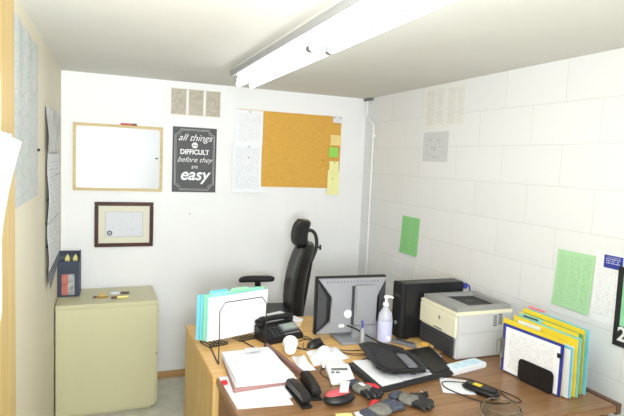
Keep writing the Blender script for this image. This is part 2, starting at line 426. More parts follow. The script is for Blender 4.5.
# poster
t = thing('poster', 'charcoal chalkboard style poster with white lettering on the back wall', 'poster', (.892, -.0005, 1.4))
G().box(-.16, .16, -.004, 0, 0, .475).build('panel', 'chalk', t)
def border(inset, w):
    g = G(); a, b_, c, d = -.16+inset, .16-inset, inset, .475-inset; k = .038
    pts = [(a+k, c), (b_-k, c)]
    def arc(cx, cz, s, e): return [(cx+k*math.cos(s+(e-s)*i/5), cz+k*math.sin(s+(e-s)*i/5)) for i in range(6)]
    pts = [(a+k, c)]+[(b_-k, c)]+arc(b_, c, PI, PI/2)[1:]+[(b_, d-k)]+arc(b_, d, 1.5*PI, PI)[1:]+[(a+k, d)]+arc(a, d, 2*PI, 1.5*PI)[1:]+[(a, c+k)]+arc(a, c, PI/2, 0)[1:]
    g.tube([(x, -.0045, z) for x, z in pts[:-1]], w, 4, False, True); return g
border(.016, .0012).build('border_line', 'white', t); border(.025, .0007).build('border_line', 'white', t)
text('all things', .07, 'lettering', 'white', t, (0, -.0045, .398), shear=.45, bold=-.0002)
G().lathe([(.022, 0), (.022, .0012)], 20, T(0, -.0042, .345) @ Matrix.Rotation(PI/2, 4, 'X')).build('badge', 'white', t)
text('are', .026, 'lettering', 'chalk', t, (0, -.0058, .345), bold=.0004)
text('DIFFICULT', .05, 'lettering', 'white', t, (0, -.0045, .294), bold=.0014, sx=.9)
text('before they', .054, 'lettering', 'white', t, (0, -.0045, .238), shear=.45, bold=-.0003)
text('are', .045, 'lettering', 'white', t, (0, -.0045, .188), shear=.2, bold=-.0002, sx=.8)
text('easy', .122, 'lettering', 'white', t, (0, -.0045, .128), shear=.25, bold=.0022)
# certificate
t = thing('framed_certificate', 'certificate with a seal in a dark brown wood frame', 'picture frame', (.408, 0, 1.003))
x0, x1, z1, f = -.197, .197, .318, .026
g = G(); g.box(x0, x1, -.022, -.001, 0, f, .003); g.box(x0, x1, -.022, -.001, z1-f, z1, .003); g.box(x0, x0+f, -.022, -.001, f, z1-f, .003); g.box(x1-f, x1, -.022, -.001, f, z1-f, .003)
g.build('frame', 'mahogany', t)
G().box(x0+f, x1-f, -.01, -.001, f, z1-f).build('mat_board', 'matboard', t)
G().sheet((-.126, -.0112, .07), (.126, -.0112, .07), (.126, -.0112, .25), (-.126, -.0112, .25)).build('certificate', printed('certificate print', (216, 218, 222), (120, 120, 126), 13, 14, .36, .14, .4), t)
g = G(); 
for a in ((-.126, .126, .07, .0715), (-.126, .126, .2485, .25), (-.126, -.1245, .07, .25), (.1245, .126, .07, .25)): g.box(a[0], a[1], -.0125, -.0114, a[2], a[3])
g.build('border_line', 'silver_dark', t)
s_ = G().lathe([(.018, 0), (.018, .001)], 20, T(-.098, -.0114, .098) @ Matrix.Rotation(PI/2, 4, 'X')).build('seal', 'charcoal', t)
G().lathe([(.012, 0), (.012, .0006)], 6, T(-.098, -.0126, .098) @ Matrix.Rotation(PI/2, 4, 'X')).build('seal_emblem', 'silver', s_)
# cork board
t = thing('cork_board', 'large cork notice board in a thin pale frame', 'notice board', (1.638, 0, 1.445))
x0, x1, z1, f = -.438, .438, .597, .008
g = G(); g.box(x0, x1, -.015, -.001, 0, f); g.box(x0, x1, -.015, -.001, z1-f, z1); g.box(x0, x0+f, -.015, -.001, f, z1-f); g.box(x1-f, x1, -.015, -.001, f, z1-f)
g.build('frame', 'white_metal', t)
G().box(x0+f, x1-f, -.009, -.001, f, z1-f).build('cork', 'cork', t)
def wallsheet(name, label, cat, x0, x1, z0, z1, mat, group=None, y=-.0165, tilt=0, curl=.0, pins=(), pinmat='black'):
    cx, cz = (x0+x1)/2, (z0+z1)/2
    t = thing(name, label, cat, (cx, y, z0), 0, group)
    hw, hh = (x1-x0)/2, (z1-z0)
    g = G(); g.sheet((-hw, 0, 0), (hw, 0, 0), (hw, 0, hh), (-hw, 0, hh), .0008, 6, 8, lambda u, v: curl*(1-v)**2*(.4+.6*u))
    g.build('sheet', mat, t)
    for px, pz in pins:
        G().lathe([(.0025, 0), (.0045, .004), (.0045, .008)], 8, T(px, -.001, pz) @ Matrix.Rotation(PI/2, 4, 'X')).build('pushpin', pinmat, t)
    t.rotation_euler = (0, tilt, 0)
    return t
wallsheet('printed_notice', 'printed white notice pinned at the top left of the cork board', 'notice', 1.192, 1.404, 1.772, 2.03, 'paper_text', 'notices on the cork board', pins=[(0, .245)])
wallsheet('printed_form', 'printed white form hanging over the lower left edge of the cork board', 'notice', 1.174, 1.40, 1.405, 1.775, 'paper_form', 'notices on the cork board', y=-.0185, curl=.012, pins=[(.01, .35), (.01, .27)])
wallsheet('paper_slip', 'small white slip at the top right corner of the cork board', 'note', 1.99, 2.072, 1.983, 2.035, 'paper', 'small notes on the cork board', pins=[(-.03, .04), (.02, .042)], tilt=.04)
wallsheet('sticky_note', 'tan sticky note below the white slip on the cork board', 'note', 1.975, 2.068, 1.80, 1.885, 'tan_note', 'small notes on the cork board', curl=.008)
wallsheet('sticky_note', 'bright green sticky note on the cork board', 'note', 1.967, 2.045, 1.706, 1.785, 'green_note', 'small notes on the cork board', y=-.018, curl=.006)
wallsheet('sticky_note', 'cream sticky note just under the green one on the cork board', 'note', 1.975, 2.058, 1.60, 1.672, 'pale_yellow', 'small notes on the cork board', pins=[(0, .062)])
wallsheet('yellow_note', 'long pale yellow note hanging off the lower right of the cork board', 'note', 1.963, 2.066, 1.40, 1.60, 'pale_yellow', 'small notes on the cork board', y=-.018, curl=.01, pins=[(-.01, .13)])
tag(G().cyl((1.918, -.0092, 1.675), (1.918, -.017, 1.675), .004, 10).build('pushpin', 'black'), 'lone black pushpin in the bare cork left of the green sticky note', 'pushpin')
tag(G().cyl((.866, -.0005, 1.24), (.866, -.01, 1.24), .004, 10).build('wall_screw', 'silver_dark'), 'small screw in the bare back wall below the poster', 'screw')

# ------------------------------------------------------------ left wall
g = G(); g.sheet((lw(-1.92)+.003, -1.92, 1.45), (lw(-1.255)+.003, -1.255, 1.455), (lw(-1.255)+.003, -1.255, 2.115), (lw(-1.92)+.003, -1.92, 2.12), .0008, 20, 10, lambda u, v: .006*math.sin(u*9)**2*(.3+.7*v))
t = tag(g.build('wall_map', 'map', smooth=True), 'large pale map sheet on the cream left wall', 'map')
g = G(); g.sheet((lw(-1.9)+.001, -1.9, 2.1165), (lw(-1.26)+.001, -1.26, 2.1115), (lw(-1.26)+.001, -1.26, 2.118), (lw(-1.9)+.001, -1.9, 2.123), .0005)
g.build('binding_edge', 'slot', t, origin=t.location); bpy.context.view_layer.update()
for o in t.children: o.location = (0, 0, 0)
tag(G().cyl((lw(-1.28)+.0065, -1.30, 1.66), (lw(-1.28)+.016, -1.30, 1.66), .006, 10).build('pushpin', 'black'), 'black pushpin in the right edge of the wall map', 'pushpin')
# wall planner: picture above, month grids below
t = thing('wall_planner', 'tall curling wall planner with a grey picture on top on the left wall', 'calendar', (lw(-.62)+.002, -.62, .93))
a = .0257
def lsheet(y0, y1, z0, z1, off, fn, mat, name, par, nu=10, nv=14):
    g = G(); g.sheet((a*y0+off, y0, z0), (a*y1+off, y1, z0), (a*y1+off, y1, z1), (a*y0+off, y0, z1), .0008, nu, nv, fn); return g.build(name, mat, par, smooth=True)
wav = lambda u, v: .009*math.sin(v*6+1)**2*(1-u)+.008
lsheet(-.34, .33, .72, .955, .003, lambda u, v: .01+.006*math.sin(v*5+u*4), 'photo', 'picture_page', t)
lsheet(-.34, .33, .1, .715, .003, wav, 'grid', 'month_page', t)
for k in range(1, 5): G().box(-.004, .012, -.30, .325, .1+k*.123-.0015, .1+k*.123+.0015, 0, MLW).build('divider', 'charcoal', t)
g = G(); g.sheet((a*-.3+.004, -.3, .0), (a*.1+.004, .1, .06), (a*.33+.004, .33, .098), (a*-.3+.004, -.3, .098), .001, 6, 3, lambda u, v: .008+.01*(1-v)); g.build('lower_flap', 'brochure_dark', t, smooth=True)
# board hung on the door
t = thing('door_board', 'cream framed notice board hanging on the orange wood door', 'notice board', (lw(-2.5)+.014, -2.5, 1.13))
fr = []
y0, y1, z0, z1, r = -.32, .30, .02, .77, .05
for cy, cz, s in ((y1-r, z0+r, -90), (y1-r, z1-r, 0), (y0+r, z1-r, 90), (y0+r, z0+r, 180)):
    for i in range(6): an = math.radians(s+90*i/5); fr.append((.005, cy+r*math.cos(an), cz+r*math.sin(an)))
G().tube(fr, .0045, 8, False, True).build('frame', 'matboard', t, smooth=True)
G().box(.0, .003, y0+.008, y1-.008, z0+.008, z1-.008).build('board', 'cork', t)
G().sheet((.0042, y0+.05, z1-.09), (.0042, y1-.02, z1-.12), (.0042, y1-.02, z1-.03), (.0042, y0+.05, z1-.02), .0008).build('header_strip', 'pink', t)
# paper bunch bulging off the door board
for i, (dx, lab, mt) in enumerate(((.0, 'white sheet nearest the door board in the curling bunch of papers', 'paper'), (.014, 'tan backed sheet in the middle of the curling bunch on the door board', 'tape'), (.028, 'outermost white sheet curling off the door board', 'paper'))):
    g = G(); o_ = .02+i*.009; kk = (.03, .02, .026)[i]
    g.sheet((lw(-2.6)+o_, -2.6, 1.38), (lw(-2.28)+o_, -2.28-i*.03, 1.37+i*.02), (lw(-2.2)+o_, -2.235+i*.012, 1.70-i*.01), (lw(-2.6)+o_, -2.6, 1.71), .001, 6, 12, lambda u, v: kk*v**2*(.3+.7*u)+i*.004*v)
    tag(g.build('paper_sheet', mt, smooth=True), lab, 'paper', 'papers curling off the door board')

# ------------------------------------------------------------ right wall papers
def rsheet(name, label, cat, ya, yb, z0, z1, mat, group=None, off=.002, slant=0, curl=0):
    """ya is the end nearer the back wall"""
    g = G(); x = W-off
    g.sheet((x, ya+slant, z0), (x, yb+slant, z0), (x, yb, z1), (x, ya, z1), .0008, 6, 8, lambda u, v: curl*(1-v)**2)
    return tag(g.build(name, mat, smooth=True), label, cat, group)
grp = 'papers taped on the block wall'
rsheet('printed_sheet', 'left one of the two faint schedules high on the block wall', 'notice', -.872, -1.095, 1.915, 2.19, 'paper_two', grp)
rsheet('printed_sheet', 'right one of the two faint schedules high on the block wall', 'notice', -1.105, -1.30, 1.915, 2.185, 'paper_two', grp)
rsheet('grey_notice', 'grey notice taped just under the faint schedules on the block wall', 'notice', -.873, -1.15, 1.695, 1.89, 'paper_grey', grp)
rsheet('green_sheet', 'bright green sheet on the block wall behind the monitor and tower', 'notice', -.66, -.885, 1.03, 1.3, 'paper_green2', grp, slant=.012, curl=.006)
rsheet('green_sheet', 'pale green sheet on the block wall above the yellow folders', 'notice', -2.077, -2.288, 1.018, 1.291, 'paper_green', grp, slant=.012, curl=.005)
rsheet('pale_note', 'faint pale note low on the block wall beside the corner', 'note', -.56, -.69, .85, .975, 'paper_text', grp)
t = thing('white_notice', 'white notice with a blue header between the pale green sheet and dark calendar', 'notice', (W-.003, -2.36, 1.005), 0, grp)
G().sheet((0, .075, 0), (0, -.065, 0), (0, -.065, .31), (0, .07, .31), .0008).build('sheet', 'paper_text', t)
G().box(-.0022, -.0002, -.062, .028, .247, .303).build('header_label', 'blue', t)
G().sheet((-.0023, .022, .262), (-.0023, -.056, .262), (-.0023, -.056, .298), (-.0023, .022, .298), .0004).build('header_print', printed('blue header print', (44, 58, 150), (220, 224, 240), 4, 12, .55, .06, .7), t)
t = thing('wall_calendar', 'black edged calendar with large white numerals at the far right', 'calendar', (W-.006, -2.6, .93))
G().box(-.002, .003, -.19, .192, 0, .34).build('backing', 'black_matte', t)
G().sheet((-.003, .165, .09), (-.003, -.17, .09), (-.003, -.17, .31), (-.003, .165, .31), .0008).build('picture', 'mint', t)
text('2', .085, 'lettering', 'white', t, (-.0035, .15, .052), (PI/2, 0, -PI/2), bold=.002)

# ------------------------------------------------------------ filing cabinet
t = thing('filing_cabinet', 'cream two drawer filing cabinet seen from its side in the back left corner', 'cabinet', (.296, -.27, 0))
g = G(); g.box(-.300, .293, -.212, .205, .02, .70, .004); g.box(-.302, .304, -.216, .21, .70, .722, .004); g.box(-.27, .27, -.19, .19, 0, .02)
g.build('body', 'cabinet', t)
for z0, z1 in ((.035, .36), (.37, .695)):
    d = G().box(.2905, .304, -.2, .2, z0, z1, .003, T(.003, 0, 0)).build('drawer', 'cabinet', t)
    G().tube([(.307, -.06, z1-.09), (.322, -.055, z1-.09), (.322, .055, z1-.09), (.307, .06, z1-.09)], .005, 8, False).build('handle', 'metal', d)
    G().box(.307, .310, -.03, .03, z1-.06, z1-.035, .001).build('label_holder', 'metal', d)
G().cyl((.3, .17, .655), (.322, .17, .655), .009, 12).build('lock', 'metal', t)
# clutter on top
t = thing('keyring', 'small brown and brass keyring lying on the filing cabinet', 'keys', (.25, -.325, .7225))
G().tube([(.025*math.cos(i*PI/5), .02*math.sin(i*PI/5), .004) for i in range(10)], .0025, 6, True, True).build('ring', 'gold', t, smooth=True)
G().box(-.012, .05, -.022, -.006, .001, .007, .002, RZ(.3)).build('key', 'gold', t)
G().box(-.045, -.02, -.016, .012, .001, .009, .003).build('fob', 'edge', t)
G().box(-.01, .012, .0, .012, .007, .03, .002, Matrix.Rotation(.3, 4, 'Y')).build('tab', 'gold', t)
t = thing('highlighter', 'yellow highlighter lying on the front of the filing cabinet top', 'highlighter', (.37, -.372, .7225), .1)
G().cyl((-.02, 0, .008), (.05, 0, .008), .008, 12).build('barrel', 'yellow_note', t, smooth=True); G().cyl((-.055, 0, .008), (-.02, 0, .008), .0075, 12).build('cap', 'edge', t, smooth=True)
t = thing('packet', 'small white and brown packet behind the yellow highlighter', 'packet', (.375, -.24, .7225), -.1)
G().box(-.06, .0, -.03, .02, .0005, .012, .004).build('wrapper', 'paper', t); G().box(.001, .06, -.02, .012, .0005, .009, .003).build('flap', 'edge', t)
# magazine file
t = thing('magazine_file', 'navy cardboard magazine file on the filing cabinet against the wall', 'magazine file', (.057, -.2, .7225), -.05)
g = G(); hx, ya, yb = .069, -.07, .08
g.box(-hx, hx, ya, yb, .0005, .004); g.box(-hx, hx, yb-.003, yb, .004, .278)
g.prism([(ya, .004), (ya, .232), (.0, .278), (yb-.003, .287), (yb-.003, .004)], -hx, -hx+.003, 'x'); g.prism([(ya, .004), (ya, .232), (.0, .278), (yb-.003, .287), (yb-.003, .004)], hx-.003, hx, 'x')
for q in ((-hx+.003, -.036, .004, .235), (.042, hx-.003, .004, .235), (-.036, .042, .15, .235), (-.036, .042, .004, .012)): g.box(q[0], q[1], ya, ya+.003, q[2], q[3])
g.build('case', 'navy', t)
for k, (xa, xb, y, h, mt, lab) in enumerate(((-.045, .0, -.055, .225, 'brochure_red', 'reddish brochure showing in the left of the navy magazine file window'), (-.012, .055, -.045, .21, 'brochure_white', 'white brochure showing in the right of the navy magazine file window'), (-.055, .055, .03, .255, 'brochure_dark', 'dark booklet at the back inside the navy magazine file'))):
    tag(G().box(.055+xa, .055+xb, -.2+y, -.2+y+.008, .7275, .72+h, .001).build('brochure', mt), lab, 'brochure', 'brochures in the magazine file')
for xx, lab in ((-.008, 'yellow green pointed tag poking up left in the magazine file'), (.04, 'yellow green pointed tag poking up right in the magazine file')):
    g = G(); g.prism([(.055+xx-.014, .88), (.055+xx+.014, .88), (.055+xx+.016, .965), (.055+xx+.004, .992), (.055+xx-.012, .965)], -.2+.002, -.2+.006, 'y'); tag(g.build('paper_tag', 'yellow_note'), lab, 'tag', 'tags in the magazine file')

# ------------------------------------------------------------ desks
t = thing('oak_desk', 'light oak desk behind the darker brown desk', 'desk', (1.46, -1.475, 0))
x0, x1, y0, y1 = -.775, .80, -.369, .375
G().box(x0-.008, x1, y0, y1, .712, .74, .003).build('desktop', 'oak', t)
G().box(x0-.006, x0+.02, y0+.004, y1-.004, 0, .7115, .002).build('side_panel', 'oak_v', t)
G().box(x1-.03, x1-.004, y0+.004, y1-.004, 0, .7115, .002).build('side_panel', 'oak_v', t)
G().box(x0+.021, x1-.031, y1-.1, y1-.08, .25, .7115).build('modesty_panel', 'oak_v', t)
t = thing('brown_desk', 'walnut brown desk in front with papers and printer on it', 'desk', (1.435, -2.213, 0))
x0, x1, y0, y1 = -.745, .715, -.345, .366
G().box(x0, x1, y0, y1, .71, .74, .003).build('desktop', 'brown', t)
G().box(x1+.0005, x1+.028, y0, y1, .70, .744, .002).build('edge_strip', 'edge', t)
G().box(x0+.012, x0+.035, y0+.02, y1-.004, 0, .7095, .002).build('side_panel', 'brown_v', t)
G().box(x1-.04, x1-.015, y0+.02, y1-.004, 0, .7095, .002).build('side_panel', 'brown_v', t)
G().box(x0+.036, x1-.041, y1-.12, y1-.1, .2, .7095).build('modesty_panel', 'brown_v', t)
D = .74

# ------------------------------------------------------------ office chair
t = thing('office_chair', 'black leather office chair with headrest behind the oak desk', 'chair', (1.26, -.68, 0), math.radians(168.5))
g = G(); g.box(-.24, .25, -.25, .25, .57, .66, .04, seg=4); g.build('seat', 'leather', t, smooth=True)
# backrest: curved padded shell; local +x is forward
def shell(z0, z1, w0, w1, xf, th, nz=12, ny=10, parent=t, name='backrest', mat='leather', rib=0):
    b = bmesh.new(); F, B = [], []
    for j in range(nz+1):
        v = j/nz; z = z0+(z1-z0)*v; w = w0+(w1-w0)*v
        ew = math.sqrt(max(0, 1-(2*v-1)**8))
        a, c = [], []
        for i in range(ny+1):
            s = 2*i/ny-1; y = s*w/2*(.86+.14*ew)
            e = math.sqrt(max(0, 1-abs(s)**4))*max(.35, ew)
            xc = xf(v)+.05*s*s
            a.append(b.verts.new((xc+th*.5*e+rib*math.sin(v*40)*e, y, z))); c.append(b.verts.new((xc-th*.5*e, y, z)))
        F.append(a); B.append(c)
    for j in range(nz):
        for i in range(ny):
            b.faces.new((F[j][i], F[j][i+1], F[j+1][i+1], F[j+1][i])); b.faces.new((B[j+1][i], B[j+1][i+1], B[j][i+1], B[j][i]))
    for i in range(ny): b.faces.new((B[0][i], B[0][i+1], F[0][i+1], F[0][i])); b.faces.new((F[nz][i], F[nz][i+1], B[nz][i+1], B[nz][i]))
    for j in range(nz): b.faces.new((F[j][0], F[j+1][0], B[j+1][0], B[j][0])); b.faces.new((B[j][ny], B[j+1][ny], F[j+1][ny], F[j][ny]))
    bmesh.ops.recalc_face_normals(b, faces=b.faces[:])
    return G().merge(b).build(name, mat, parent, smooth=True)
shell(.62, 1.125, .44, .31, lambda v: -.212-.10*v+.045*math.sin(v*2.6), .09, 24, 12, rib=.0012)
shell(1.095, 1.275, .19, .17, lambda v: -.238-.075*v*v+.055*v, .082, 12, 8, name='headrest')
G().tube([(-.25, 0, 1.2), (-.295, 0, 1.205), (-.325, 0, 1.165), (-.33, 0, 1.09), (-.30, 0, 1.0)], .012, 10).build('headrest_bracket', 'black', t, smooth=True)
G().cyl((-.33, -.02, 1.09), (-.36, -.02, 1.09), .006, 8).build('knob_stem', 'black', t)
G().cyl((-.355, -.02, 1.09), (-.365, -.02, 1.09), .018, 12).build('knob', 'black', t)
G().tube([(-.29, 0, 1.0), (-.25, 0, .7), (-.22, 0, .56), (-.1, 0, .54)], .02, 10).build('back_spine', 'black', t, smooth=True)
for sy, az in ((-1, .818), (1, .70)):
    ar = G().tube([(.0, sy*.22, .56), (.0, sy*.285, .57), (.01, sy*.285, .63), (.03, sy*.275, az-.012)], .022, 10).build('arm_post', 'black', t, smooth=True)
    g = G().ell((.035, sy*.275, az), (.128, .042, .022), n=24, mat=None, fn=None)
    for v in g.bm.verts:
        c = v.co-Vector((.035, sy*.275, az)); q = c.x/.128; e = math.hypot(c.y/.042, c.z/.022)
        want = (1-min(1, abs(q))**6)**.35 if abs(q) < .999 else 0
        if e > 1e-4: c.y *= want/e; c.z *= want/e
        c.z -= .012*max(q, 0)**3; v.co = Vector((.035, sy*.275, az))+c
    g.build('armrest', 'black_matte', t, smooth=True)
G().cyl((0, 0, .12), (0, 0, .57), .03, 14).build('gas_column', 'black', t, smooth=True)
for k in range(5):
    an = k*2*PI/5+.2
    lg = G().tube([(0, 0, .13), (.16*math.cos(an), .16*math.sin(an), .11), (.3*math.cos(an), .3*math.sin(an), .075)], .022, 8).build('leg', 'black', t, smooth=True)
    c, s = math.cos(an), math.sin(an)
    G().cyl((.3*c-.018*s, .3*s+.018*c, .028), (.3*c+.018*s, .3*s-.018*c, .028), .0275, 14).build('caster', 'black', lg, smooth=True)

# ------------------------------------------------------------ monitor (seen from the back)
t = thing('monitor', 'silver and black computer monitor seen from behind', 'monitor', (1.478, -1.502, D), math.radians(-4))
hw = .2; zb, zt = .018, .326
G().box(-hw, hw, .0, .028, zb, zt, .004).build('bezel', 'black', t)
G().box(-hw+.018, hw-.018, .0285, .0295, zb+.018, zt-.018).build('screen', 'slot', t)
g = G(); g.prism([(-hw+.008, zb+.01), (-.12, zb+.07), (-.115, zb+.2), (-hw+.008, zt-.008), (hw-.008, zt-.008), (.143, zb+.2), (.138, zb+.07), (hw-.008, zb+.01)], -.022, -.0005, 'y', bev=.003)
g.build('back_shell', 'silver', t)
for sx in (-1, 1):
    g = G(); xa, xb = ((.13, .19) if sx < 0 else (.148, .19))
    g.prism([(sx*xb, zb+.03), (sx*xb, zt-.03), (sx*(xa+.012), zb+.2), (sx*(xa+.012), zb+.075)], -.01, -.0005, 'y')
    g.build('vent_panel', 'charcoal', t)
G().box(.0, .125, -.06, -.0225, .07, .286, .008).build('stand_column', 'silver', t)
g = G(); g.box(-.006, -.0005, -.05, -.0225, .075, .28); g.build('cable_slot', 'charcoal', t)
G().prism([(-.01, .0005), (.14, .0005), (.125, .075), (.0, .075)], -.066, -.024, 'y', bev=.004).build('stand_neck', 'silver', t)
G().box(-.10, .10, -.135, .05, .0005, .0115, .005).build('stand_base', 'silver', t)
g = G(); g.box(-.075, -.045, -.032, -.0225, .06, .075, .002); g.build('video_plug', 'white', t)
g = G(); g.lathe([(.022, 0), (.022, .006)], 20, T(-.025, -.0225, .13) @ Matrix.Rotation(PI/2, 4, 'X')); g.build('logo_disc', 'white', t)
g = G(); 
for k in range(16): g.box(-.15+k*.019, -.142+k*.019, -.0235, -.0221, zt-.03, zt-.018)
g.build('vent_slots', 'silver_dark', t)

# ------------------------------------------------------------ desktop tower
t = thing('computer_tower', 'black desktop computer tower standing behind the printer', 'computer', (1.893, -1.592, D), -.02)
g = G(); g.box(-.165, .20, -.047, .047, .008, .30, .003)
for sx in (-.14, .17):
    for sy in (-.035, .035): g.box(sx-.012, sx+.012, sy-.01, sy+.01, .0005, .008)
g.build('case', 'black', t)
fp = G().box(-.187, -.1655, -.048, .048, .006, .302, .005).build('front_panel', 'black_matte', t)
G().cyl((-.1873, 0, .085), (-.191, 0, .085), .011, 14).build('power_button', 'silver', fp)
G().box(-.1895, -.1873, -.035, .035, .225, .24, .001).build('drive_slot', 'charcoal', fp)
t = thing('cable_plug', 'blue plug sticking out at the rear of the black computer tower', 'plug', (2.135, -1.60, D+.25))
G().box(-.0225, .012, -.014, .014, .0, .03, .004).build('shell', 'blue', t)
G().tube([(.012, 0, .015), (.03, 0, .012), (.04, .002, -.05), (.042, .004, -.2), (.03, .02, -.243)], .004, 8).build('lead', 'blue', t, smooth=True)

# ------------------------------------------------------------ printer
t = thing('printer', 'off white laser printer with dark paper tray on the desk', 'printer', (1.975, -1.815, D), -.02)
hx, hy, h = .17, .155, .245
g = G(); g.box(-hx+.012, hx, -hy, hy, .004, h-.03, .006); g.build('body', 'printer', t)
G().box(-hx, -hx+.0115, -hy, hy, .11, h-.03, .004).build('front_cover', 'printer_front', t)
g = G(); g.box(-hx, hx, -hy, hy, h-.0295, h-.012, .005); g.build('top_cover', 'printer_front', t)
g = G(); 
for q in ((-hx+.012, -.07, -hy+.012, hy-.012), (.13, hx-.008, -hy+.012, hy-.012), (-.07, .13, -hy+.012, -.115), (-.07, .13, .11, hy-.012)): g.box(q[0], q[1], q[2], q[3], h-.0118, h+.01, .002)
g.build('top_deck', 'printer_top', t)
g = G(); g.prism([(-.0695, h-.0115), (.1295, h-.0115), (.1295, h-.0095), (-.0695, h-.004)], -.1145, .1095, 'y'); g.build('output_tray', 'slot', t)
G().box(.0, .05, -.02, .03, h-.0095, h-.004, .002).build('paper_stop', 'charcoal', t)
tr = G().box(-hx-.004, -hx+.0115, -hy+.014, hy-.012, .012, .106, .005).build('paper_tray', 'charcoal', t)
g = G()
for k in range(4): g.box(-hx-.0058, -hx-.0042, -.12, .12, .028+k*.019, .031+k*.019)
g.build('ridge', 'slot', tr)
g = G()
for k in range(2):
    for j in range(7): g.box(.05+k*.03, .072+k*.03, -hy-.0012, -hy+.0008, .155+j*.0082+k*.006, .159+j*.0082+k*.006)
g.build('side_vent', 'slot', t)
G().box(-.14, .16, -hy-.0006, -hy+.0006, .128, .1295).build('seam', 'printer_top', t)
g = G(); g.lathe([(.009, 0), (.009, .001)], 14, T(-hx, -.02, .175) @ Matrix.Rotation(-PI/2, 4, 'Y')); g.build('badge', 'charcoal', t)
text('hp', .013, 'lettering', 'white', t, (-hx-.0018, -.02, .175), (PI/2, 0, -PI/2))
G().box(-hx-.001, -hx+.001, -.05, .02, .118, .124).build('model_label', 'silver_dark', t)

# ------------------------------------------------------------ sanitizer bottle
t = thing('sanitizer_bottle', 'clear pump bottle with lilac label beside the monitor', 'bottle', (1.602, -1.655, D+.0005))
G().lathe([(.034, 0), (.037, .006), (.037, .135), (.033, .16), (.018, .184), (.014, .192), (.014, .205)], 24).build('bottle', 'clear', t, smooth=True)
g = G(); n = 24
b = bmesh.new(); uvl = b.loops.layers.uv.new('UVMap')
g = G(); R_ = .0378
for i in range(n):
    a0, a1 = 2*PI*i/n, 2*PI*(i+1)/n
    vs = [g.bm.verts.new((R_*math.cos(q), R_*math.sin(q), z)) for q, z in ((a0, .02), (a1, .02), (a1, .125), (a0, .125))]
    f = g.bm.faces.new(vs)
    for l, uv in zip(f.loops, ((i/n*3, 0), ((i+1)/n*3, 0), ((i+1)/n*3, 1), (i/n*3, 1))): l[g.uv].uv = uv
b.free()
g.build('label', 'lilac', t, smooth=True)
G().box(-.009, .009, -.0392, -.0385, .028, .05, .0).build('label_square', 'white', t)
G().lathe([(.016, .2), (.016, .215), (.006, .216), (.006, .238), (.012, .239), (.012, .25)], 16).build('collar', 'white', t, smooth=True)
G().tube([(0, 0, .246), (.015, -.012, .248), (.028, -.022, .242)], .0055, 8).build('spout', 'white', t, smooth=True)

# ------------------------------------------------------------ left file sorter and its folders
ang = math.atan2(.11, .36)
t = thing('file_sorter', 'black wire desk file sorter holding light blue folders', 'file sorter', (.90, -1.46, D), ang)
def loop(y, h, x0=-.125, x1=.125, c=.035):
    return [(x0, y, .004), (x0, y, h-c), (x0+c*.75, y, h), (x1-c*.75, y, h), (x1, y, h-c), (x1, y, .004)]
G().tube(loop(-.188, .28, -.2365, .012), .0024, 8, False).build('wire_loop', 'black', t)
G().tube(loop(.13, .2), .0024, 8, False).build('wire_loop', 'black', t)
G().tube(loop(.055, .2), .0024, 8, False).build('wire_loop', 'black', t)
g = G()
for x, xe in ((-.2365, -.165), (.012, .012)): g.tube([(x, -.188, .004), (xe, .02, .004)], .003, 8, False)
g.build('base_rail', 'black', t)
g = G()
for xa, xb in ((-.17, -.07), (.0, .1)):
    for k in range(6): g.tube([(xa+k*.02, .02, .0035), (xa+k*.02, .115, .0035)], .002, 6, False)
    for yy in (.02, .115): g.tube([(xa, yy, .0035), (xb, yy, .0035)], .0028, 6, False); g.tube([(xa, yy, .019), (xb, yy, .019)], .0018, 6, False)
    for k in range(6):
        for yy in (.02, .115): g.tube([(xa+k*.02, yy, .0035), (xa+k*.02, yy, .019)], .0018, 6, False)
g.build('mesh_tray', 'black', t)
fg = 'folders in the left file sorter'
fl = [(.030, -.178, .185, .255, 'paper', 'white sheet at the front of the left wire file sorter'),
      (.038, -.185, .165, .262, 'teal', 'teal folder right behind the front white sheet in the left sorter'),
      (.050, -.192, .175, .268, 'mint', 'mint green folder with a tab in the left wire file sorter'),
      (.066, -.200, .150, .266, 'cyan', 'light blue folder near the middle of the left wire file sorter'),
      (.080, -.212, .150, .262, 'cyan', 'light blue folder furthest back in the left wire file sorter'),
      (.092, -.200, .145, .255, 'teal', 'pale teal folder behind the light blue ones in the left sorter')]
for k, (y, xa, xb, h, mt, lab) in enumerate(fl):
    m = T(.90, -1.46, D) @ RZ(ang)
    g = G()
    P = lambda x, yy, z: m @ Vector((x, yy, z))
    lean = -.006
    h -= .004; xb -= .02
    g.sheet(P(xa, y, .031), P(xb, y, .031), P(xb, y+lean, h), P(xa, y+lean, h-.004), .0022 if k else .0012, 8, 4, lambda u, v: .0022*math.sin(u*5+k))
    if k in (1, 2, 3):
        u0 = (.0, .12, .02)[k-1]; g.sheet(P(xa+u0+.02, y+lean+.0003, h-.006), P(xa+u0+.13, y+lean+.0003, h-.006), P(xa+u0+.12, y+lean, h+.01), P(xa+u0+.03, y+lean, h+.01), .0012)
    tag(g.build('folder' if k else 'paper_sheet', mt, smooth=False), lab, 'folder' if k else 'paper', fg)

